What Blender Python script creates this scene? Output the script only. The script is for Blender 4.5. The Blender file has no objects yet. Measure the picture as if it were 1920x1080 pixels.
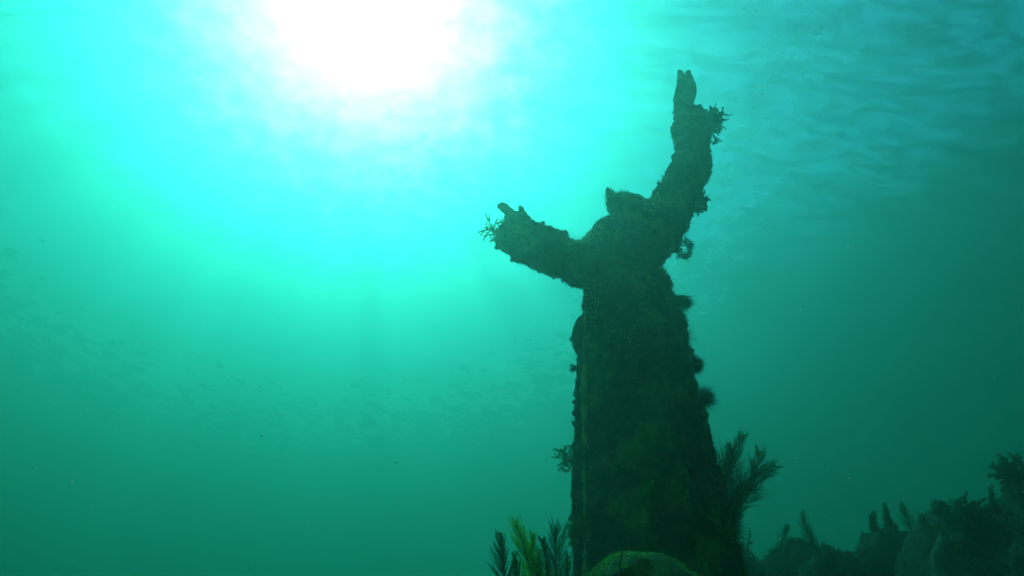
import bpy, bmesh, math, random
from mathutils import Vector, Matrix, noise
from mathutils.bvhtree import BVHTree

R = math.radians
scene = bpy.context.scene
COL = scene.collection
random.seed(7)

# ------------------------------------------------------------------ camera
W_PX, H_PX = 1920, 1080
HFOV, PITCH, ROLL = 75.0, 38.0, 3.0
F_PX = (W_PX / 2) / math.tan(R(HFOV / 2))
CAM = Vector((0.0, 0.0, 1.2))
Fv = Vector((0, math.cos(R(PITCH)), math.sin(R(PITCH))))
R0 = Vector((1, 0, 0)); U0 = R0.cross(Fv)
Rv = R0 * math.cos(R(ROLL)) + U0 * math.sin(R(ROLL))
Uv = U0 * math.cos(R(ROLL)) - R0 * math.sin(R(ROLL))
cam_data = bpy.data.cameras.new('camera')
cam_data.sensor_width = 36.0
cam_data.angle = R(HFOV)
cam_data.clip_start = 0.02
cam_data.clip_end = 500.0
cam = bpy.data.objects.new('camera', cam_data)
COL.objects.link(cam)
m3 = Matrix((Rv, Uv, -Fv)).transposed()
cam.matrix_world = Matrix.Translation(CAM) @ m3.to_4x4()
scene.camera = cam

def ray(px, py):
    return (Fv + Rv * ((px - 960) / F_PX) + Uv * ((540 - py) / F_PX))
def P(px, py, y):                       # where the sight line meets the vertical plane at distance y
    d = ray(px, py); return CAM + d * (y / d.y)
def pxm(pt):                            # metres per photo pixel at a point
    return (pt - CAM).dot(Fv) / F_PX

# ------------------------------------------------------------------ light
SUN_DIR = ray(678, 10).normalized()     # towards the sun
sun_el = math.asin(SUN_DIR.z)
sun_az = math.atan2(SUN_DIR.x, SUN_DIR.y)
world = bpy.data.worlds.new('World'); scene.world = world; world.use_nodes = True
nt = world.node_tree; nt.nodes.clear()
sky = nt.nodes.new('ShaderNodeTexSky'); sky.sky_type = 'NISHITA'; sky.sun_disc = False
sky.dust_density = 0.0; sky.air_density = 0.8; sky.sun_elevation = sun_el; sky.sun_rotation = sun_az
bg = nt.nodes.new('ShaderNodeBackground'); bg.inputs['Strength'].default_value = 0.11
wo = nt.nodes.new('ShaderNodeOutputWorld')
nt.links.new(sky.outputs[0], bg.inputs[0]); nt.links.new(bg.outputs[0], wo.inputs[0])

sd = bpy.data.lights.new('sun', 'SUN'); sd.energy = 5.0; sd.angle = R(0.5); sd.color = (1.0, 0.90, 0.82)
sun = bpy.data.objects.new('sun', sd); COL.objects.link(sun)
sun.rotation_euler = (-SUN_DIR).to_track_quat('-Z', 'Y').to_euler()
sun.location = SUN_DIR * 30

scene.view_settings.view_transform = 'Standard'
scene.view_settings.look = 'None'
scene.view_settings.gamma = 1.0
scene.view_settings.use_curve_mapping = False
scene.view_settings.exposure = 2.15
cy = scene.cycles
cy.volume_bounces = 1
cy.max_bounces = 6
cy.transparent_max_bounces = 12
cy.use_denoising = True
cy.caustics_reflective = False
cy.caustics_refractive = False

SURF_Z = 13.5

# ------------------------------------------------------------------ materials
def mat(name, build):
    m = bpy.data.materials.new(name); m.use_nodes = True
    n = m.node_tree; n.nodes.clear(); out = n.nodes.new('ShaderNodeOutputMaterial')
    build(n, out); return m
def N(n, t, **kw):
    x = n.nodes.new(t)
    for k, v in kw.items():
        if k in x.inputs: x.inputs[k].default_value = v
        else: setattr(x, k, v)
    return x
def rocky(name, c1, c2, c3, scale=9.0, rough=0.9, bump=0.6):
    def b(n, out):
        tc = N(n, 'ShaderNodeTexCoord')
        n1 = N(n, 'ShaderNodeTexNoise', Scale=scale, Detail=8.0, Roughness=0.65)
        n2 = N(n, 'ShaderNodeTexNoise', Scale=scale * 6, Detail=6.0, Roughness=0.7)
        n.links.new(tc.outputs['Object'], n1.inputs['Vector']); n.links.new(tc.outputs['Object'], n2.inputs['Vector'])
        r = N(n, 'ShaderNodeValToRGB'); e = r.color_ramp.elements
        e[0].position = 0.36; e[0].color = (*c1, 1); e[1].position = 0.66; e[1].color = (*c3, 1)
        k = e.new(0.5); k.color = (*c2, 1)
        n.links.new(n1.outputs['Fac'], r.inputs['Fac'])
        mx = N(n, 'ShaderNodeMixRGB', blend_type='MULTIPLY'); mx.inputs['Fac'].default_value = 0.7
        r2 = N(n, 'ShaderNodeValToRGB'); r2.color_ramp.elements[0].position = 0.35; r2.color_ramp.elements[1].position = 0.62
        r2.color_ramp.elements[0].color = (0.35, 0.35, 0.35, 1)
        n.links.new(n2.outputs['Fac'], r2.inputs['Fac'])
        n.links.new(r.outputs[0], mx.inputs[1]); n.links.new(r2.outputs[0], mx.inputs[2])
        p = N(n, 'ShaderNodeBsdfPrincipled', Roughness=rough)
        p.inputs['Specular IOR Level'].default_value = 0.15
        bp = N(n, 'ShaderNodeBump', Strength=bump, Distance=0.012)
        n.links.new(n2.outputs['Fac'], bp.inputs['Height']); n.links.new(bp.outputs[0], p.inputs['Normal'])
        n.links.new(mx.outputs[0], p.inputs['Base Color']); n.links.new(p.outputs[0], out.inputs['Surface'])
    return mat(name, b)
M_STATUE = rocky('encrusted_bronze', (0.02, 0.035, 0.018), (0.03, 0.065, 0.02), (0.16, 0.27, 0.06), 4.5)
M_MANTLE = rocky('encrusted_mantle', (0.02, 0.03, 0.018), (0.04, 0.05, 0.03), (0.10, 0.11, 0.06), 8.0)
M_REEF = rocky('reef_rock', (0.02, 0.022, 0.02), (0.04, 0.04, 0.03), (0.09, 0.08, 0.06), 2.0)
M_MOUND = rocky('algae_rock', (0.02, 0.045, 0.012), (0.035, 0.075, 0.015), (0.06, 0.11, 0.02), 5.0)
M_SAND = rocky('sand', (0.16, 0.15, 0.12), (0.22, 0.21, 0.16), (0.3, 0.28, 0.22), 1.5)
def leafy(name, c1, c2, scale=18.0, trans=0.35):
    def b(n, out):
        tc = N(n, 'ShaderNodeTexCoord'); n1 = N(n, 'ShaderNodeTexNoise', Scale=scale, Detail=4.0)
        n.links.new(tc.outputs['Object'], n1.inputs['Vector'])
        r = N(n, 'ShaderNodeValToRGB'); e = r.color_ramp.elements
        e[0].position = 0.38; e[0].color = (*c1, 1); e[1].position = 0.62; e[1].color = (*c2, 1)
        n.links.new(n1.outputs['Fac'], r.inputs['Fac'])
        d = N(n, 'ShaderNodeBsdfDiffuse'); t = N(n, 'ShaderNodeBsdfTranslucent'); mx = N(n, 'ShaderNodeMixShader', Fac=trans)
        n.links.new(r.outputs[0], d.inputs[0]); n.links.new(r.outputs[0], t.inputs[0])
        n.links.new(d.outputs[0], mx.inputs[1]); n.links.new(t.outputs[0], mx.inputs[2]); n.links.new(mx.outputs[0], out.inputs['Surface'])
    return mat(name, b)
M_TURF = leafy('turf_algae', (0.05, 0.10, 0.03), (0.20, 0.30, 0.08), 6.0, 0.5)
M_PLUME = leafy('plume_polyps', (0.07, 0.14, 0.05), (0.16, 0.26, 0.09), 6.0)
M_PLUME_BRIGHT = leafy('plume_green', (0.28, 0.52, 0.05), (0.50, 0.72, 0.10), 9.0, 0.55)  # bright yellow-green polyps
M_PLUME_MID = leafy('plume_mid_green', (0.16, 0.34, 0.05), (0.30, 0.50, 0.08), 9.0, 0.55)  # mid green polyps
M_STEM = leafy('plume_stem', (0.04, 0.045, 0.03), (0.07, 0.07, 0.05), 10.0, 0.0)
M_WEED = leafy('dark_weed', (0.05, 0.09, 0.05), (0.10, 0.15, 0.07), 12.0, 0.3)
M_MOSS = leafy('moss', (0.05, 0.13, 0.015), (0.16, 0.34, 0.04), 3.0, 0.45)
M_STRAND = leafy('sunlit_algae', (0.25, 0.36, 0.10), (0.5, 0.6, 0.2), 9.0, 0.55)  # pale tone stands for sun catching the shoulder turf
M_LIT_EDGE = leafy('sunlit_crust', (0.14, 0.24, 0.07), (0.36, 0.48, 0.16), 14.0, 0.2)  # crust with the edge's sunlight put into its colour
M_SNOW = leafy('floating_silt', (0.5, 0.5, 0.45), (0.8, 0.8, 0.75), 3.0, 0.8)

GL_ROUGH, GL_IOR = 0.59, 1.80
def b_water(n, out):
    tc = N(n, 'ShaderNodeTexCoord')
    # ripple bump
    mp = N(n, 'ShaderNodeMapping'); mp.inputs['Scale'].default_value = (1.0, 2.2, 1.0); mp.inputs['Rotation'].default_value = (0, 0, R(20))
    n.links.new(tc.outputs['Object'], mp.inputs[0])
    nz = N(n, 'ShaderNodeTexNoise', Scale=2.2, Detail=6.0, Roughness=0.55)
    n.links.new(mp.outputs[0], nz.inputs['Vector'])
    bp = N(n, 'ShaderNodeBump', Strength=1.0, Distance=0.009)
    n.links.new(nz.outputs['Fac'], bp.inputs['Height'])
    fr = N(n, 'ShaderNodeFresnel', IOR=1.31); n.links.new(bp.outputs[0], fr.inputs['Normal'])
    # noise tints the transparency in drawn-out bands, imitating sun gathered by waves
    dn = N(n, 'ShaderNodeTexNoise', Scale=0.9, Detail=2.0); n.links.new(tc.outputs['Object'], dn.inputs['Vector'])
    ma = N(n, 'ShaderNodeMixRGB', blend_type='ADD'); ma.inputs['Fac'].default_value = 0.8
    mp2 = N(n, 'ShaderNodeMapping'); mp2.inputs['Scale'].default_value = (0.8, 2.6, 1.0); mp2.inputs['Rotation'].default_value = (0, 0, R(14))
    n.links.new(tc.outputs['Object'], ma.inputs[1]); n.links.new(dn.outputs['Color'], ma.inputs[2]); n.links.new(ma.outputs[0], mp2.inputs[0])
    w1 = N(n, 'ShaderNodeTexNoise', Scale=1.6, Detail=3.0, Roughness=0.6)
    n.links.new(mp2.outputs[0], w1.inputs['Vector'])
    rp = N(n, 'ShaderNodeValToRGB'); e = rp.color_ramp.elements
    e[0].position = 0.42; e[0].color = (0.26, 0.26, 0.26, 1); e[1].position = 0.60; e[1].color = (1, 1, 1, 1)
    n.links.new(w1.outputs['Fac'], rp.inputs['Fac'])
    tr = N(n, 'ShaderNodeBsdfTransparent'); n.links.new(rp.outputs[0], tr.inputs[0])
    gl = N(n, 'ShaderNodeBsdfGlossy', Roughness=0.08); n.links.new(bp.outputs[0], gl.inputs['Normal'])
    mx = N(n, 'ShaderNodeMixShader'); n.links.new(fr.outputs[0], mx.inputs[0])
    n.links.new(tr.outputs[0], mx.inputs[1]); n.links.new(gl.outputs[0], mx.inputs[2])
    # shading normal aimed at the sun, shaken by noise, to shape a glitter patch
    gn = N(n, 'ShaderNodeTexNoise', Scale=1.6, Detail=3.0, Roughness=0.6); n.links.new(tc.outputs['Object'], gn.inputs['Vector'])
    sb = N(n, 'ShaderNodeVectorMath', operation='SUBTRACT'); n.links.new(gn.outputs['Color'], sb.inputs[0]); sb.inputs[1].default_value = (0.5, 0.5, 0.5)
    sc_ = N(n, 'ShaderNodeVectorMath', operation='SCALE'); n.links.new(sb.outputs[0], sc_.inputs[0]); sc_.inputs['Scale'].default_value = 0.45
    ad = N(n, 'ShaderNodeVectorMath', operation='ADD'); n.links.new(sc_.outputs[0], ad.inputs[0]); ad.inputs[1].default_value = tuple(-SUN_DIR)
    nm = N(n, 'ShaderNodeVectorMath', operation='NORMALIZE'); n.links.new(ad.outputs[0], nm.inputs[0])
    rf = N(n, 'ShaderNodeBsdfRefraction', distribution='BECKMANN', Roughness=GL_ROUGH, IOR=GL_IOR); n.links.new(nm.outputs[0], rf.inputs['Normal'])
    mg = N(n, 'ShaderNodeMixShader', Fac=0.58); n.links.new(mx.outputs[0], mg.inputs[1]); n.links.new(rf.outputs[0], mg.inputs[2])
    n.links.new(mg.outputs[0], out.inputs['Surface'])
M_WATER = mat('water_ripples', b_water)

def b_haze(n, out):
    def pv(dens, col, absc, g):
        p = N(n, 'ShaderNodeVolumePrincipled', Density=dens, Anisotropy=g)
        p.inputs['Color'].default_value = (*col, 1); p.inputs['Absorption Color'].default_value = (*absc, 1)
        return p
    a = pv(0.034, (0.30, 1.0, 0.82), (1, 1, 1), 0.88)     # fine silt throws the sun's light forward
    b = pv(0.022, (0.0, 1.0, 0.80), (1, 1, 1), 0.74)     # plankton-green water
    d = pv(0.028, (1.0, 0.0, 0.0), (1, 1, 1), 0.93)
    c = pv(0.215, (0.0, 0.0, 0.0), (0.0, 0.66, 0.53), 0.0) # red dies first
    s1 = N(n, 'ShaderNodeAddShader'); s2 = N(n, 'ShaderNodeAddShader')
    n.links.new(a.outputs[0], s1.inputs[0]); n.links.new(b.outputs[0], s1.inputs[1])
    n.links.new(s1.outputs[0], s2.inputs[0]); n.links.new(c.outputs[0], s2.inputs[1])
    s3 = N(n, 'ShaderNodeAddShader'); n.links.new(s2.outputs[0], s3.inputs[0]); n.links.new(d.outputs[0], s3.inputs[1])
    n.links.new(s3.outputs[0], out.inputs['Volume'])
M_HAZE = mat('sea_haze', b_haze)

# ------------------------------------------------------------------ helpers
def mesh_obj(name, verts, faces, material, parent=None, smooth=True):
    me = bpy.data.meshes.new(name); me.from_pydata(verts, [], faces); me.update()
    if smooth: me.polygons.foreach_set('use_smooth', [True] * len(me.polygons))
    me.materials.append(material)
    o = bpy.data.objects.new(name, me); COL.objects.link(o)
    if parent is not None:
        o.parent = parent; o.matrix_parent_inverse = Matrix.Translation(-parent.location)
    return o
def tag(o, label=None, cat=None, group=None, kind=None):
    for k, v in (('label', label), ('category', cat), ('group', group), ('kind', kind)):
        if v: o[k] = v
    return o
def thing(name, loc, label, cat, group=None):
    o = bpy.data.objects.new(name, None); o.empty_display_size = 0.1; o.location = loc; COL.objects.link(o)
    return tag(o, label, cat, group)

class MB:
    def __init__(s): s.v = []; s.f = []
    def ring_tube(s, pts, rad, sides=5, cap=True):
        n0 = len(s.v); k = len(pts)
        up = Vector((0.13, 0.31, 0.94))
        for i, p in enumerate(pts):
            t = (pts[min(i + 1, k - 1)] - pts[max(i - 1, 0)])
            if t.length < 1e-9: t = Vector((0, 0, 1))
            t.normalize(); a = t.cross(up)
            if a.length < 0.05: a = t.cross(Vector((1, 0, 0)))
            a.normalize(); b = t.cross(a); r = rad[i]
            for j in range(sides):
                an = 2 * math.pi * j / sides
                s.v.append(p + a * (r * math.cos(an)) + b * (r * math.sin(an)))
        for i in range(k - 1):
            for j in range(sides):
                q = n0 + i * sides; j2 = (j + 1) % sides
                s.f.append((q + j, q + j2, q + sides + j2, q + sides + j))
        if cap:
            s.f.append(tuple(n0 + j for j in range(sides))[::-1]); s.f.append(tuple(n0 + (k - 1) * sides + j for j in range(sides)))
    def blade(s, p, d, w, side):
        n0 = len(s.v); q = p + d * 0.5 + side * (w * 0.3)
        s.v += [p - side * w, p + side * w, q + side * w * 0.7, q - side * w * 0.7, p + d]
        s.f += [(n0, n0 + 1, n0 + 2, n0 + 3), (n0 + 3, n0 + 2, n0 + 4)]
    def build(s, name, m, parent=None, smooth=True): return mesh_obj(name, s.v, s.f, m, parent, smooth)

def catmull(rows, sub):
    out = []; n = len(rows)
    for i in range(n - 1):
        a, b, c, d = rows[max(i - 1, 0)], rows[i], rows[i + 1], rows[min(i + 2, n - 1)]
        for k in range(sub):
            t = k / sub
            out.append(tuple(0.5 * (2 * b[j] + (c[j] - a[j]) * t + (2 * a[j] - 5 * b[j] + 4 * c[j] - d[j]) * t * t
                       + (-a[j] + 3 * b[j] - 3 * c[j] + d[j]) * t ** 3) for j in range(len(b))))
    out.append(tuple(rows[-1])); return out

def fbm(p, s, o=5):
    return noise.fractal(p * s, 0.9, 2.1, o)
def roughen(v, f, amps, seed=0.0):
    """push every vertex along its normal by several octaves of crust"""
    me = bpy.data.meshes.new('tmp'); me.from_pydata(v, [], f); me.update()
    off = Vector((seed, seed * 1.7, -seed)); out = []
    for vt in me.vertices:
        p = vt.co; d = 0
        for s, a in amps: d += a * noise.fractal((p + off) * s, 1.0, 2.0, 3)
        out.append(p + vt.normal * d)
    bpy.data.meshes.remove(me); return out

def loft(rows, D, sides=64, sub=8, depth=0.7, shape=None, round_ends=(True, True)):
    """rows: (px, py, half width px, dy, depth factor): a solid swept through points of the statue's plane"""
    rs = catmull(rows, sub)
    c = [P(r[0], r[1], D + r[3]) for r in rs]
    v = []; f = []; k = len(rs)
    rings = []
    for i in range(k):
        t = (c[min(i + 1, k - 1)] - c[max(i - 1, 0)]).normalized()
        b = Vector((0, 1, 0)); b = (b - t * b.dot(t)).normalized(); a = b.cross(t).normalized()
        r = rs[i][2] * pxm(c[i]); rings.append((c[i], a, b, r, r * rs[i][4], t))
    # rounded ends
    def cap(ring, sgn, n=5):
        ce, a, b, ra, rb, t = ring; o = []
        for q in range(1, n + 1):
            an = q / n * math.pi / 2 * 0.985
            o.append((ce + t * (sgn * ra * 0.55 * math.sin(an)), a, b, ra * math.cos(an), rb * math.cos(an), t))
        return o
    if round_ends[0]: rings = cap(rings[0], -1)[::-1] + rings
    if round_ends[1]: rings = rings + cap(rings[-1], 1)
    n = len(rings)
    for i, (ce, a, b, ra, rb, t) in enumerate(rings):
        for j in range(sides):
            an = 2 * math.pi * j / sides; m = 1.0
            if shape: m = shape(an, i / (n - 1), ce)
            v.append(ce + a * (ra * m * math.cos(an)) + b * (rb * m * math.sin(an)))
    for i in range(n - 1):
        for j in range(sides):
            j2 = (j + 1) % sides
            f.append((i * sides + j, i * sides + j2, (i + 1) * sides + j2, (i + 1) * sides + j))
    f.append(tuple(range(sides))[::-1]); f.append(tuple((n - 1) * sides + j for j in range(sides)))
    # outward orientation
    me = bpy.data.meshes.new('t'); me.from_pydata(v, [], f); bm = bmesh.new(); bm.from_mesh(me)
    bmesh.ops.recalc_face_normals(bm, faces=bm.faces); bm.to_mesh(me); bm.free()
    v = [x.co.copy() for x in me.vertices]; f = [tuple(p.vertices) for p in me.polygons]; bpy.data.meshes.remove(me)
    return v, f

def turf(objs, count, lo, hi, bias, name='algae_turf', material=None, parent=None, rnd=None, width=0.0012):
    rnd = rnd or random.Random(3); mb = MB()
    tri = []
    for o in objs:
        for p in o.data.polygons: tri.append((p.center.copy(), p.normal.copy(), p.area, [o.data.vertices[i].co for i in p.vertices]))
    wts = [t[2] * bias(t[0], t[1]) for t in tri]
    for t in rnd.choices(tri, weights=wts, k=count):
        a = [rnd.random() for _ in t[3]]; s = sum(a); p = sum((c * (w / s) for c, w in zip(t[3], a)), Vector())
        n = t[1]; d = (n * 1.0 + Vector([rnd.gauss(0, 0.6) for _ in range(3)])).normalized()
        side = d.cross(Vector([rnd.gauss(0, 1) for _ in range(3)])).normalized()
        mb.blade(p - n * 0.002, d * rnd.uniform(lo, hi) * (0.4 + 1.2 * max(0, 0.5 + noise.noise(p * 9))), width * rnd.uniform(0.6, 1.8), side)
    o = mb.build(name, material or M_TURF, parent); o['kind'] = 'stuff'; return o

# ------------------------------------------------------------------ the setting
def sheet(name, material, cx, cyy, size, n, hfun, power=1.0):
    v = []; f = []
    for i in range(n + 1):
        for j in range(n + 1):
            a = 2 * i / n - 1; b = 2 * j / n - 1
            a = math.copysign(abs(a) ** power, a); b = math.copysign(abs(b) ** power, b)
            x, y = cx + a * size / 2, cyy + b * size / 2
            v.append((x, y, hfun(x, y)))
    for i in range(n):
        for j in range(n):
            q = i * (n + 1) + j; f.append((q, q + n + 1, q + n + 2, q + 1))
    return tag(mesh_obj(name, v, f, material), kind='structure')
def floor_h(x, y):
    p = Vector((x, y, 0))
    return 0.18 * noise.fractal(p * 0.35, 1, 2, 4) + 0.02 * noise.fractal(p * 3, 1, 2, 3) - 0.12
sheet('sea_floor', M_SAND, 0, 12, 90, 220, floor_h, 2.0)
def wave_h(x, y):
    p = Vector((x * 0.8 + y * 0.25, y * 1.5 - x * 0.4, 3.1))
    return SURF_Z + 0.04 * noise.fractal(p * 0.30, 1, 2, 3) + 0.012 * noise.fractal(p * 1.5, 1, 2, 4)
sheet('water_surface', M_WATER, 0, 8, 100, 420, wave_h, 1.7)
bm = bmesh.new(); bmesh.ops.create_cube(bm, size=1.0)
for vv in bm.verts: vv.co = Vector((vv.co.x * 104, vv.co.y * 104 + 10, (-1.6 if vv.co.z < 0 else SURF_Z + 0.45)))
me = bpy.data.meshes.new('haze'); bm.to_mesh(me); bm.free(); me.materials.append(M_HAZE)
hz = bpy.data.objects.new('haze', me); COL.objects.link(hz); hz['kind'] = 'stuff'

# ------------------------------------------------------------------ the statue
D = 2.6
base = P(1235, 1080, D); base.z = 0.0
statue = thing('statue', base, 'tall robed statue crusted with algae, both arms raised towards the surface', 'statue')

def robe_shape(an, t, c):
    k = max(0.0, min(1.0, (3.6 - c.z) / 1.0))            # folds deepen towards the hem
    w = 0.14 * (0.5 - abs(math.sin(an * 4.5 + 0.5 * math.sin(c.z * 1.3)))) + 0.03 * math.sin(an * 5 + 1.0 + c.z * 0.4) + 0.012 * math.sin(an * 23 + c.z)
    return 1 + w * k - 0.03 * k
rows = [(1254, 1330, 205, 0, .75), (1252, 1200, 172, 0, .75), (1241, 1080, 148, 0, .75), (1232, 1003, 139, 0, .75), (1226, 945, 132, 0, .75),
        (1214, 849, 120, 0, .75), (1205, 772, 112, 0, .75), (1197, 700, 105, 0, .75), (1190, 632, 98, 0, .75), (1183, 590, 91, 0, .75),
        (1177, 560, 85, 0, .75), (1170, 530, 76, 0, .75), (1166, 500, 74, 0, .72), (1166, 470, 74, 0, .68), (1174, 446, 64, 0, .62),
        (1184, 426, 48, 0, .6), (1188, 408, 34, 0, .7), (1188, 388, 24, .02, .9)]
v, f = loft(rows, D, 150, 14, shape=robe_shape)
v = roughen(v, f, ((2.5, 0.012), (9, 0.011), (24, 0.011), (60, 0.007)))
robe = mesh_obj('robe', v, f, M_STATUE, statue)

# left arm: broad hanging sleeve held out to the side
v, f = loft([(1150, 486, 46, .0, .8), (1105, 500, 44, -.02, .8), (1066, 490, 42, -.04, .8), (1030, 474, 41, -.06, .8), (998, 459, 43, -.08, .8),
             (970, 450, 42, -.09, .75), (953, 447, 36, -.1, .7)], D, 70, 10)
v = roughen(v, f, ((4, 0.022), (11, 0.022), (26, 0.016), (60, 0.008)), 3.0)
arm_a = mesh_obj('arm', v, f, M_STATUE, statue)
# right arm: reaching steeply up, sleeve gathered at the elbow
v, f = loft([(1190, 486, 48, .0, .8), (1218, 450, 49, .01, .8), (1244, 412, 43, .03, .8), (1262, 382, 37, .05, .8), (1282, 345, 37, .07, .8), (1298, 308, 34, .09, .8),
             (1298, 270, 29, .1, .8), (1296, 238, 30, .1, .8), (1291, 214, 25, .1, .8)], D, 70, 9)
v = roughen(v, f, ((4, 0.022), (11, 0.022), (28, 0.015), (70, 0.008)), 8.0)
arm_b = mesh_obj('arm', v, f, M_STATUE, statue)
def hand(parent, palm, fingers, seed):
    v, f = loft(palm, D, 28, 5); v = roughen(v, f, ((12, 0.010), (40, 0.009)), seed)
    V = list(v); Fc = list(f)
    for k, fg in enumerate(fingers):
        v, f = loft(fg, D, 14, 5); v = roughen(v, f, ((20, 0.009), (60, 0.006)), seed + k)
        n0 = len(V); V += v; Fc += [tuple(i + n0 for i in q) for q in f]
    return mesh_obj('hand', V, Fc, M_STATUE, parent)
h_b = hand(arm_b, [(1288, 212, 17, .12, .7), (1285, 194, 16, .13, .6), (1286, 176, 19, .14, .5), (1285, 158, 17, .14, .5)],
     [[(1276, 172, 9, .14, .9), (1279, 152, 9, .14, .9), (1275, 135, 4.5, .13, .9)],
      [(1287, 170, 10, .15, .9), (1291, 152, 9.5, .15, .9), (1290, 136, 5, .15, .9)],
      [(1294, 180, 9, .15, .9), (1297, 168, 8.5, .15, .9), (1297, 158, 6, .14, .9)],
      [(1296, 182, 6, .14, .9), (1300, 168, 6, .14, .9), (1298, 160, 5, .13, .9)],
      [(1272, 205, 8, .10, .9), (1270, 185, 7, .09, .9), (1274, 172, 5, .09, .9)]], 20.0)
h_a = hand(arm_a, [(975, 440, 30, -.1, .6), (968, 420, 24, -.11, .5), (963, 406, 15, -.11, .5)],
     [[(966, 412, 10, -.11, .9), (953, 398, 9.5, -.12, .9), (941, 385, 8, -.12, .9)],
      [(970, 410, 9, -.1, .9), (962, 402, 8, -.09, .9), (958, 399, 6, -.08, .9)],
      [(985, 425, 12, -.1, .9), (980, 405, 9, -.1, .9), (976, 390, 6, -.1, .9)],
      [(995, 430, 10, -.12, .9), (989, 414, 8, -.12, .9), (987, 408, 6, -.12, .9)],
      [(950, 440, 9, -.13, .9), (944, 430, 8, -.14, .9), (943, 424, 5, -.14, .9)]], 30.0)
# head thrown back, the beard and brow worn to a wedge
v, f = loft([(1145, 368, 4, .0, 1.2), (1149, 376, 10, .0, 1.2), (1154, 386, 18, .0, 1.2), (1165, 388, 25, .02, 1.1), (1182, 388, 26, .03, 1.0), (1197, 391, 21, .04, 1.0),
             (1208, 396, 16, .05, 1.0)], D, 50, 8)
n0 = len(v); v2, f2 = loft([(1156, 380, 12, 0, 1), (1147, 369, 7, 0, 1), (1139, 359, 2.5, 0, 1)], D, 50, 6); v = list(v) + v2; f = list(f) + [tuple(i + n0 for i in q) for q in f2]
n0 = len(v); v2, f2 = loft([(1150, 398, 9, 0, 1), (1149, 388, 10, 0, 1), (1150, 376, 9, 0, 1)], D, 50, 6); v = list(v) + v2; f = list(f) + [tuple(i + n0 for i in q) for q in f2]
v = roughen(v, f, ((8, 0.012), (20, 0.012), (50, 0.008)), 12.0)
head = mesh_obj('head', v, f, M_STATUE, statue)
# mantle hanging down the back and over the left side
def mantle_shape(an, t, c): return 1 + 0.03 * math.sin(an * 11 + c.z * 0.7)
v, f = loft([(1170, 1330, 128, .12, .5), (1158, 1200, 96, .12, .5), (1152, 1080, 78, .12, .5), (1147, 993, 74, .12, .5), (1146, 830, 71, .12, .5), (1146, 743, 67, .12, .5),
             (1146, 675, 63, .12, .5), (1146, 660, 66, .12, .5), (1143, 642, 70, .12, .5), (1144, 625, 70, .12, .5), (1148, 604, 60, .12, .5), (1150, 580, 55, .1, .5), (1154, 540, 50, .09, .5), (1160, 490, 42, .08, .5)],
            D, 90, 12, shape=mantle_shape)
v = roughen(v, f, ((6, 0.008), (20, 0.007), (55, 0.004)), 17.0)
mantle = mesh_obj('mantle', v, f, M_MANTLE, statue)
# raised cord of the mantle running down the front
v, f = loft([(1186, 800, 4, -.215, 1), (1187, 740, 5, -.212, 1), (1188, 700, 6, -.2, 1), (1191, 668, 5, -.19, 1), (1193, 648, 3, -.185, 1)], D, 16, 8)
v = roughen(v, f, ((14, 0.008), (50, 0.004)), 5.0)
fold = mesh_obj('robe_fold', v, f, M_STATUE, statue)
# plinth under the hem
bm = bmesh.new(); bmesh.ops.create_cube(bm, size=1.0)
for vv in bm.verts: vv.co = Vector((base.x + vv.co.x * 1.1, D + 0.05 + vv.co.y * 1.0, 0.42 + vv.co.z * 0.95))
bmesh.ops.bevel(bm, geom=bm.edges[:], offset=0.04, segments=3, affect='EDGES')
me = bpy.data.meshes.new('plinth'); bm.to_mesh(me); bm.free(); me.materials.append(M_REEF)
pl = bpy.data.objects.new('plinth', me); COL.objects.link(pl); pl.parent = statue; pl.matrix_parent_inverse = Matrix.Translation(-statue.location)

def bias(c, n):
    q = 0.25 + max(0, noise.noise(c * 4.0)) * 2.5
    return q * (0.35 + max(0, n.z) * 2.0 + (1.2 if c.z > 3.2 else 0))
turf([robe], 6000, 0.010, 0.034, lambda c, n: max(0.0, noise.noise(c * 7.0) + .12) * (1 if (n.x > .75 and c.z > 1.5) else (.25 if n.x < -.8 else 0)), name='algae_fringe', parent=statue, rnd=random.Random(9), material=M_WEED, width=.0014)
turf([arm_b, arm_a, head], 3500, 0.012, 0.040, lambda c, n: max(0.0, noise.noise(c * 8.0) - .05), name='algae_fringe', parent=statue, rnd=random.Random(10), material=M_WEED, width=.0014)
turf([robe, mantle], 26000, 0.006, 0.020, bias, parent=statue, rnd=random.Random(1))
turf([arm_a, arm_b, head], 16000, 0.006, 0.024, bias, parent=statue, rnd=random.Random(2))

def nodules(objs, count, lo, hi, seed, bias):
    rnd = random.Random(seed); mb = MB(); tri = []
    for o in objs:
        for p in o.data.polygons: tri.append((p.center.copy(), p.normal.copy(), p.area * bias(p.center)))
    for c, n, _ in rnd.choices(tri, weights=[t[2] for t in tri], k=count):
        r = rnd.uniform(lo, hi); ax = (n + Vector([rnd.gauss(0, .5) for _ in range(3)])).normalized(); k = rnd.uniform(.7, 1.8)
        pts = [c + ax * (r * q * k) + Vector([rnd.gauss(0, r * .18) for _ in range(3)]) for q in (-.5, 0, .45, .8, 1.05)]
        mb.ring_tube(pts, [r * .7, r * rnd.uniform(.8, 1.1), r * rnd.uniform(.7, 1.2), r * rnd.uniform(.4, .8), r * .15], 7)
    o = mb.build('crust_nodules', M_STATUE, statue); o['kind'] = 'stuff'
nodules([arm_a, arm_b, head], 1300, .004, .014, 51, lambda c: max(.05, noise.noise(c * 5) + .25))
nodules([robe, mantle], 1500, .005, .015, 52, lambda c: max(.03, noise.noise(c * 4) + .1) * (2.5 if c.x > P(1230, 700, D).x else 1))
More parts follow.
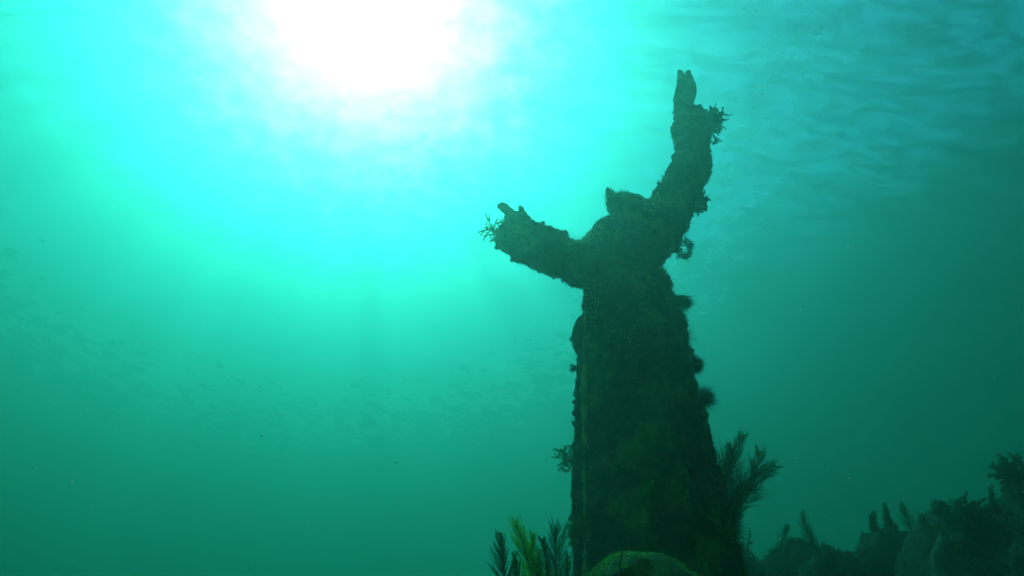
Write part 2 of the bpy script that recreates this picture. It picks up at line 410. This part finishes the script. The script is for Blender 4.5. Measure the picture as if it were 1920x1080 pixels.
# added ridge, coloured pale to imitate sunlight on the robe's left front edge
v, f = loft([(1098, 1330, 4, -.08, 1), (1097, 1200, 4, -.08, 1), (1096, 1080, 3.6, -.08, 1), (1096, 950, 3.2, -.08, 1), (1095, 800, 3, -.08, 1), (1095, 680, 2.6, -.08, 1), (1096, 600, 2.4, -.07, 1), (1100, 560, 2, -.06, 1)], D, 12, 30)
v = roughen(v, f, ((2.5, 0.014), (10, 0.007), (40, 0.006)), 6.0)
mesh_obj('robe_lit_edge', v, f, M_LIT_EDGE, statue)
# curly algae strands over shoulder and left breast, coloured pale as if sunlit
tree = BVHTree.FromPolygons([q.co for q in robe.data.vertices], [tuple(p.vertices) for p in robe.data.polygons])
tree2 = BVHTree.FromPolygons([q.co for q in arm_a.data.vertices], [tuple(p.vertices) for p in arm_a.data.polygons])
tree3 = BVHTree.FromPolygons([q.co for q in arm_b.data.vertices], [tuple(p.vertices) for p in arm_b.data.polygons])
rn = random.Random(91); mb = MB()
zones = [(1100, 452, 26, 14, 80), (1140, 440, 36, 18, 120), (1190, 412, 30, 16, 90), (1112, 570, 16, 48, 120), (1235, 330, 22, 50, 40), (1170, 500, 50, 60, 40), (1150, 640, 60, 90, 40), (1225, 385, 16, 16, 90)]
for (zx, zy, sx, sy, cnt) in zones:
    for _ in range(cnt):
        px, py = rn.gauss(zx, sx * .6), rn.gauss(zy, sy * .6); d = ray(px, py).normalized(); best = None
        for t_ in (tree, tree2, tree3):
            h = t_.ray_cast(CAM, d)
            if h[0] is not None and (best is None or h[3] < best[3]): best = h
        if best is None: continue
        p, n = best[0].copy(), best[1]; t_dir = n.cross(Vector([rn.gauss(0, 1) for _ in range(3)])).normalized(); pts = [p - n * .002]; L = rn.uniform(.012, .04)
        for q in range(7):
            t_dir = (t_dir + n.cross(t_dir) * rn.gauss(0, .7) + n * rn.gauss(.05, .25)).normalized(); pts.append(pts[-1] + t_dir * (L / 7) + n * .0012)
        mb.ring_tube(pts, [.0013, .0016, .0016, .0014, .0013, .0012, .0010, .0006], 4)
st_ = mb.build('algae_strands', M_STRAND, statue); st_['kind'] = 'stuff'

# ------------------------------------------------------------------ growths
def plume(name, pb, pt, width, label, parentless=True, bend=0.15, lean=None, nb=60, ang=38, thick=0.0022, mat_=None, group=None, cat='sea plume', seed=1, extra=(), jit=0.3):
    """a feathery gorgonian: a stem and close-set branchlets in a fan, from base pb to tip pt"""
    rnd = random.Random(seed)
    t = thing(name, pb, label, cat, group)
    for k, (b0, t0, w0) in enumerate([(pb, pt, width)] + list(extra)):
        ax = t0 - b0; L = ax.length; view = (b0 - CAM).normalized()
        side = ax.cross(view).normalized(); fn = ax.cross(side).normalized(); bsg = bend if k % 2 == 0 else -bend
        st = []
        n = 14
        for i in range(n + 1):
            s = i / n; st.append(b0 + ax * s + side * (bsg * L * math.sin(s * math.pi) * 0.5) + fn * (0.04 * L * math.sin(s * 4 + seed)))
        mb = MB(); mb.ring_tube(st, [thick * 1.9 * (1 - 0.75 * i / n) for i in range(n + 1)], 6); mb.build('stem', M_STEM, t)
        mb = MB(); cnt = int(nb * (L / 0.3)) if L > 0.3 else nb
        for i in range(cnt):
            s = 0.04 + 0.95 * (i / cnt); x = s * n; i0 = min(int(x), n - 1); p = st[i0].lerp(st[i0 + 1], x - i0)
            tg = (st[i0 + 1] - st[i0]).normalized(); env = 1.25 * min(1.0, 0.45 + s * 2.0) * max(0.25, (1 - s) ** 0.4)
            for sg in (-1, 1):
                if rnd.random() < .10: continue
                l = (0.8 + 0.5 * noise.noise(Vector((s * 6, sg * 3.3, seed)))) * w0 * env * rnd.uniform(0.75, 1.15); a = R(ang * (1.1 - 0.45 * s) + rnd.gauss(0, 6))
                d = (tg * math.cos(a) + side * (sg * math.sin(a)) + fn * rnd.gauss(0, jit)).normalized()
                pts = []
                for q in range(5):
                    u = q / 4; pts.append(p + d * (l * u) + tg * (0.34 * l * u * u) + fn * (0.05 * l * math.sin(u * 3 + i)))
                mb.ring_tube(pts, [thick * 0.62 * r for r in (1.0, 1.0, 0.95, 0.8, 0.35)], 4)
        mb.build('branchlets', mat_ or M_PLUME, t)
    return t
def bush(name, p, size, label, cat, out=Vector((1, 0, 0.5)), nb=26, group=None, mat_=None, seed=1, spread=0.9, forks=3, thick=0.004, leaf=True):
    """a bushy tuft of forking twigs with small flat lobes"""
    rnd = random.Random(seed); mb = MB(); lf = MB(); t = thing(name, p, label, cat, group)
    def grow(b, d, l, r, lv):
        pts = [b]; dd = d.copy()
        for q in range(4):
            dd = (dd + Vector([rnd.gauss(0, 0.22) for _ in range(3)])).normalized(); pts.append(pts[-1] + dd * (l / 4))
            if leaf:
                for _ in range(2):
                    ld = (dd + Vector([rnd.gauss(0, 0.8) for _ in range(3)])).normalized()
                    lf.blade(pts[-1], ld * l * 0.28, thick * 0.9, ld.cross(Vector((rnd.random(), rnd.random(), 1))).normalized())
        mb.ring_tube(pts, [r, r * .9, r * .8, r * .65, r * .4], 4)
        if lv > 0:
            for _ in range(2): grow(pts[rnd.choice((2, 3, 4))], (dd + Vector([rnd.gauss(0, 0.6) for _ in range(3)])).normalized(), l * 0.62, r * 0.65, lv - 1)
    for i in range(nb):
        d = (out.normalized() + Vector([rnd.gauss(0, spread) for _ in range(3)])).normalized()
        grow(p, d, size * rnd.uniform(0.3, 0.6), thick * rnd.uniform(0.5, 1), forks - 1)
    mb.build('twigs', mat_ or M_WEED, t)
    if leaf: lf.build('lobes', mat_ or M_WEED, t, False)
    return t

def fuzz(name, p, size, label, cat, out, nb=260, group=None, mat_=None, seed=1, spread=0.6, w=0.0011, shag=0.3):
    """a soft brush of fine filaments"""
    rnd = random.Random(seed); mb = MB(); t = thing(name, p, label, cat, group); out = out.normalized()
    core = MB(); pts = [p - out * size * .3 + out * (size * .75 * q / 4) for q in range(5)]
    core.ring_tube(pts, [size * r for r in (.10, .14, .15, .12, .05)], 7); core.build('holdfast', M_STEM, t)
    for i in range(nb):
        d = (out + Vector([rnd.gauss(0, spread) for _ in range(3)])).normalized(); l = size * rnd.uniform(1 - shag, 1) * (0.85 + 0.3 * noise.noise(d * 3 + Vector((seed, 0, 0))))
        b = p + Vector([rnd.gauss(0, size * .12) for _ in range(3)]); cv = Vector([rnd.gauss(0, .25) for _ in range(3)])
        mb.ring_tube([b + (d * u + cv * (u * u * .5)) * l for u in (0, .35, .7, 1)], [w, w, w * .8, w * .3], 3)
    mb.build('filaments', mat_ or M_WEED, t); return t

# plumes at the lower left, from a ledge just below the picture
G = 'sea plumes at the left foot of the statue'
plume('sea_plume', P(962, 1150, 1.75), P(936, 1000, 1.75), 0.052, 'slim dark sea plume, leftmost of the plumes by the statue foot', group=G, mat_=M_PLUME, nb=34, seed=2, thick=.0026, bend=.05)
plume('sea_plume', P(1010, 1160, 1.9), P(967, 978, 1.9), 0.072, 'bright yellow-green sea plume, the tallest one left of the statue foot', group=G, mat_=M_PLUME_BRIGHT, nb=64, seed=3, bend=-.06, thick=.0022, jit=.6,
      extra=[(P(1000, 1150, 1.93), P(1000, 1004, 1.93), 0.05)])
plume('sea_plume', P(1047, 1150, 2.0), P(1041, 988, 2.0), 0.075, 'dark green fan-shaped sea plume between the bright plume and the statue', group=G, mat_=M_PLUME, nb=44, seed=4, bend=.03, thick=.0024, jit=.35, extra=[(P(1030, 1110, 2.0), P(1017, 1012, 2.0), .04)])
plume('sea_plume', P(1000, 1160, 1.6), P(965, 1040, 1.6), 0.035, 'short dark sea plume in front of the bright yellow-green plume', group=G, mat_=M_PLUME, nb=34, seed=5, thick=.0024)
fuzz('algae_tuft', P(1086, 1010, D - .12), 0.085, 'fuzzy green tuft on the left edge of the statue above the foot', 'algae', Vector((-.3, -.5, .8)), seed=6, mat_=M_TURF, nb=240, spread=.55)
plume('sea_plume', P(1022, 1160, 1.8), P(1012, 1030, 1.8), 0.05, 'mid green sea plume tucked between the bright plume and the fan-shaped one', group=G, mat_=M_PLUME_MID, nb=40, seed=31, thick=.0022, jit=.5)
plume('sea_plume', P(1068, 1160, 2.05), P(1066, 1040, 2.05), 0.055, 'dark sea plume touching the left mantle edge, rightmost of the group', group=G, mat_=M_PLUME, nb=40, seed=32, thick=.0022, jit=.5)
# big plume colony on the right of the robe
plume('sea_plume', P(1352, 985, D - .05), P(1396, 812, D), 0.10, 'large dark sea plume colony of five fronds on the right side of the robe', nb=85, seed=8, bend=.22, ang=46, thick=.0017, jit=.55,
      extra=[(P(1358, 975, D), P(1424, 842, D), 0.10), (P(1362, 960, D), P(1456, 872, D), 0.10), (P(1340, 930, D - .1), P(1372, 840, D - .1), 0.09), (P(1356, 990, D - .1), P(1412, 905, D - .1), 0.07), (P(1352, 1010, D - .1), P(1385, 935, D - .1), 0.05)])
fuzz('sea_plume', P(1360, 996, D + .2), 0.10, 'small soft sea plume low on the right edge of the robe, under the big colony', 'sea plume', Vector((1, .4, 0)), nb=260, seed=9, spread=.4, shag=.4)
fuzz('sea_plume', P(1272, 562, D), 0.085, 'small drooping brush-shaped sea plume sticking out under the armpit', 'sea plume', Vector((1, 0, -.55)), nb=300, seed=10, spread=.28, shag=.4)
fuzz('algae_tuft', P(1276, 630, D), 0.075, 'ragged dark tuft on the right of the robe, highest of the chest tufts', 'algae', Vector((1, 0, .1)), nb=220, seed=11, spread=.8, shag=.6)
fuzz('algae_tuft', P(1290, 684, D), 0.075, 'squarish dark tuft on the right of the robe, second below the armpit plume', 'algae', Vector((1, 0, .15)), nb=420, seed=12, spread=.38, shag=.1)
fuzz('algae_tuft', P(1313, 747, D), 0.075, 'round fluffy tuft on the right of the robe above the big plume colony', 'algae', Vector((1, 0, .2)), nb=520, seed=13, spread=.6, shag=.25)
t = thing('sponge_rosette', P(1256, 468, D + .02), 'round lacy rosette of growth hanging beside the raised upper arm', 'sponge')
mb = MB(); rn = random.Random(14); pc = P(1282, 466, D + .02); rr0 = 14 * pxm(pc)
mb.ring_tube([P(1250, 474, D + .02), P(1262, 472, D + .02), P(1270, 468, D + .02)], [.006, .005, .004], 6); mb.build('stalk', M_STEM, t); mb = MB()
for i in range(620):
    an = rn.uniform(0, 2 * math.pi); q = rr0 * (1 + rn.gauss(0, .25)); b = pc + Rv * (q * math.cos(an)) + Uv * (q * math.sin(an)) + Fv * rn.gauss(0, .012)
    if an > 5.6 and q > rr0: continue
    dd = Vector([rn.gauss(0, 1) for _ in range(3)]).normalized(); mb.blade(b, dd * rn.uniform(.006, .016), rn.uniform(.002, .004), dd.cross(Fv).normalized())
mb.build('lobes', M_WEED, t, False)
bush('algae_tuft', P(1303, 378, D + .05), 0.085, 'knobbly dark tuft under the elbow of the raised arm', 'algae', out=Vector((1, 0, -.2)), nb=70, seed=15, spread=.6, thick=.006)
bush('hydroid_bush', P(1316, 238, D + .1), 0.24, 'spiky branching bush on the wrist of the high arm', 'hydroid', out=Vector((.8, 0, .55)), nb=26, seed=16, spread=.45, thick=.006)
bush('hydroid_bush', P(950, 448, D - .12), 0.16, 'thin forked twigs sprouting from the cuff of the lower arm', 'hydroid', out=Vector((-.9, 0, .55)), nb=14, seed=17, spread=.40, thick=.0045)
fuzz('algae_tuft', P(1022, 436, D - .05), 0.045, 'small dark tuft on top of the forearm of the lower arm', 'algae', Vector((.3, 0, 1)), nb=160, seed=18, spread=.7, shag=.6)
fuzz('algae_tuft', P(1080, 690, D + .05), 0.04, 'wispy tuft on the left mantle edge below the notch', 'algae', Vector((-1, 0, -.1)), nb=120, seed=19, spread=.6, shag=.6)
bush('hydroid_bush', P(1076, 870, D + .05), 0.12, 'bare forked twig growing from the left mantle edge at knee height', 'hydroid', out=Vector((-.5, 0, .3)), nb=12, seed=20, spread=.5, leaf=True, thick=.003)
plume('sea_whip', P(1172, 1120, 1.0), P(1167, 1030, 1.0), 0.009, 'thin knobbly sea whip standing in front of the green mound', cat='sea whip', nb=14, seed=21, thick=.0011)

# mossy mound close to the lens
def blob(name, c, rad, amps, material, parent=None, n=90, seed=0, zmin=None):
    v = []; f = []
    for i in range(n + 1):
        th = math.pi * i / n
        for j in range(2 * n):
            ph = math.pi * j / n
            v.append(Vector((c.x + rad[0] * math.sin(th) * math.cos(ph), c.y + rad[1] * math.sin(th) * math.sin(ph), c.z + rad[2] * math.cos(th))))
    m = 2 * n
    for i in range(n):
        for j in range(m):
            f.append((i * m + j, (i + 1) * m + j, (i + 1) * m + (j + 1) % m, i * m + (j + 1) % m))
    v = roughen(v, f, amps, seed)
    return mesh_obj(name, v, f, material, parent)
mc = P(1205, 1180, 1.25)
mtop = P(1205, 1041, 1.25)
md = thing('mossy_boulder', (mc.x, mc.y, 0), 'rounded boulder with bright green algae on its top, in front of the robe', 'boulder')
mb_o = blob('rock', Vector((mc.x, 1.25, mtop.z - 0.55)), (0.25, 0.25, 0.55), ((4, .018), (12, .008), (40, .004)), M_MOUND, md, seed=2)
turf([mb_o], 30000, 0.002, 0.008, lambda c, n: max(0.02, n.z) * (1 if c.z > 1.2 else 0), parent=md, rnd=random.Random(5), width=.0008, material=M_MOSS)

# reef on the right, in the murk
def reef(name, heads, label, seed):
    """heads: (x, y, radius, height): knobbly coral heads grown into one mass"""
    x0 = min(h[0] - h[2] for h in heads) - .4; x1 = max(h[0] + h[2] for h in heads) + .4
    y0 = min(h[1] - h[2] for h in heads) - .4; y1 = max(h[1] + h[2] for h in heads) + .4
    n = 170; v = []; f = []
    for i in range(n + 1):
        for j in range(n + 1):
            x = x0 + (x1 - x0) * i / n; y = y0 + (y1 - y0) * j / n; p = Vector((x, y, seed)); z = -0.5
            wx = x + .16 * noise.noise(p * 2.5); wy = y + .16 * noise.noise(p * 2.5 + Vector((7, 3, 1)))
            for (hx, hy, hr, hh) in heads:
                d = math.hypot(wx - hx, wy - hy) / hr
                if d < 1: z = max(z, hh - 1.9 + 1.9 * (1 - d ** 2) ** 0.5)
            k = min(1, max(0, z + .5))
            z += k * (0.15 * noise.fractal(p * 3, .9, 2, 5) + 0.07 * noise.fractal(p * 9, .6, 2, 4))
            v.append((x, y, z))
    for i in range(n):
        for j in range(n):
            q = i * (n + 1) + j
            if max(v[k][2] for k in (q, q + n + 1, q + n + 2, q + 1)) > -0.45: f.append((q, q + n + 1, q + n + 2, q + 1))
    t = thing(name, (heads[0][0], heads[0][1], 0), label, 'reef')
    o = mesh_obj('rock', v, f, M_REEF, t)
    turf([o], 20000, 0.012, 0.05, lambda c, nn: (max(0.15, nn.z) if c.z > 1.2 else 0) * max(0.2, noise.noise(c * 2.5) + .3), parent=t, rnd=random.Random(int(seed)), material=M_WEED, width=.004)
    return o
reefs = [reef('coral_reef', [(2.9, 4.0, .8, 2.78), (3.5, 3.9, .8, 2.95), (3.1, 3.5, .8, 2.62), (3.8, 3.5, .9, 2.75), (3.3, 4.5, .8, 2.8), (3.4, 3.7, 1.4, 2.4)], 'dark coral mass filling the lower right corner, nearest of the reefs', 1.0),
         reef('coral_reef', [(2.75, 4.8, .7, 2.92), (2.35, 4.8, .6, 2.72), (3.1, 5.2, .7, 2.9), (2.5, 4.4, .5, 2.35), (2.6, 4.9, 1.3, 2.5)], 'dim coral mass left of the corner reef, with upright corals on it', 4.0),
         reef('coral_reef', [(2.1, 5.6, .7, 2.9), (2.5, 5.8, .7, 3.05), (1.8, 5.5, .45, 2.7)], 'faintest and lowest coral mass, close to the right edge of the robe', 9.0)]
bvh = []
dg = None
for o in reefs:
    bvh.append(BVHTree.FromPolygons([vv.co for vv in o.data.vertices], [tuple(p.vertices) for p in o.data.polygons]))
def ground_at(x, y):
    z = -9
    for b in bvh:
        h = b.ray_cast(Vector((x, y, 20)), Vector((0, 0, -1)))
        if h[0] is not None: z = max(z, h[0].z)
    return z if z > -9 else floor_h(x, y)
rr = random.Random(40)
kinds = ['sea_plume', 'sea_rod', 'algae_bush']
spots = [(2.82, 4.7, .5, 1), (2.2, 4.6, .36, 0), (2.65, 4.7, .34, 1), (2.75, 4.3, .34, 0), (2.75, 3.9, .34, 2), (2.95, 3.8, .4, 1), (3.3, 3.7, .4, 0), (1.95, 5.5, .3, 2), (2.3, 5.6, .3, 0), (2.5, 4.5, .25, 2), (2.95, 3.5, .25, 2), (3.2, 3.9, .2, 2)]
where = ['on the middle reef, tallest one there', 'on the left slope of the middle reef', 'on the crest of the middle reef', 'in the dip between the middle and corner reefs',
         'on the left shoulder of the corner reef', 'on the crest of the corner reef', 'at the far right on the corner reef', 'on the faint reef nearest the robe', 'on the right side of the faint reef',
         'low on the middle reef beside the rods', 'in the dark gap below the corner reef crest', 'on the top of the corner reef behind the rods']
for (x, y, s, k), wh in zip(spots, where):
    p = Vector((x, y, ground_at(x, y) - .03))
    tip = p + Vector((rr.uniform(-.12, .12), rr.uniform(-.1, .1), s))
    if k == 0: plume('sea_plume', p, tip, .08, 'dim feathery sea plume ' + wh, nb=34, thick=.004, seed=rr.randint(1, 999), group='corals on the reef')
    elif k == 1: plume('sea_rod', p, p.lerp(tip, .55), .05, 'dark upright sea rod ' + wh, nb=150, thick=.006, jit=1.0, seed=rr.randint(1, 999), group='corals on the reef', cat='sea rod', ang=55)
    else: bush('algae_bush', p, s * .9, 'dim bushy clump ' + wh, 'algae', out=Vector((0, 0, 1)), nb=30, seed=rr.randint(1, 999), group='corals on the reef', thick=.012)

# drifting specks
mb = MB(); rs = random.Random(77)
for i in range(100):
    px, py = rs.uniform(0, 1920), rs.uniform(0, 1080); y = rs.uniform(0.7, 3.2)
    p = P(px, py, y); r = rs.uniform(.0006, .0016) * y
    mb.ring_tube([p + Vector((rs.uniform(-1, 1), rs.uniform(-1, 1), rs.uniform(-1, 1))) * r * q for q in (-1.2, 0, 1.2)], [r * .3, r, r * .3], 5)
sp = mb.build('marine_snow', M_SNOW); tag(sp, 'pale specks of silt drifting in the water', 'silt', kind='stuff')
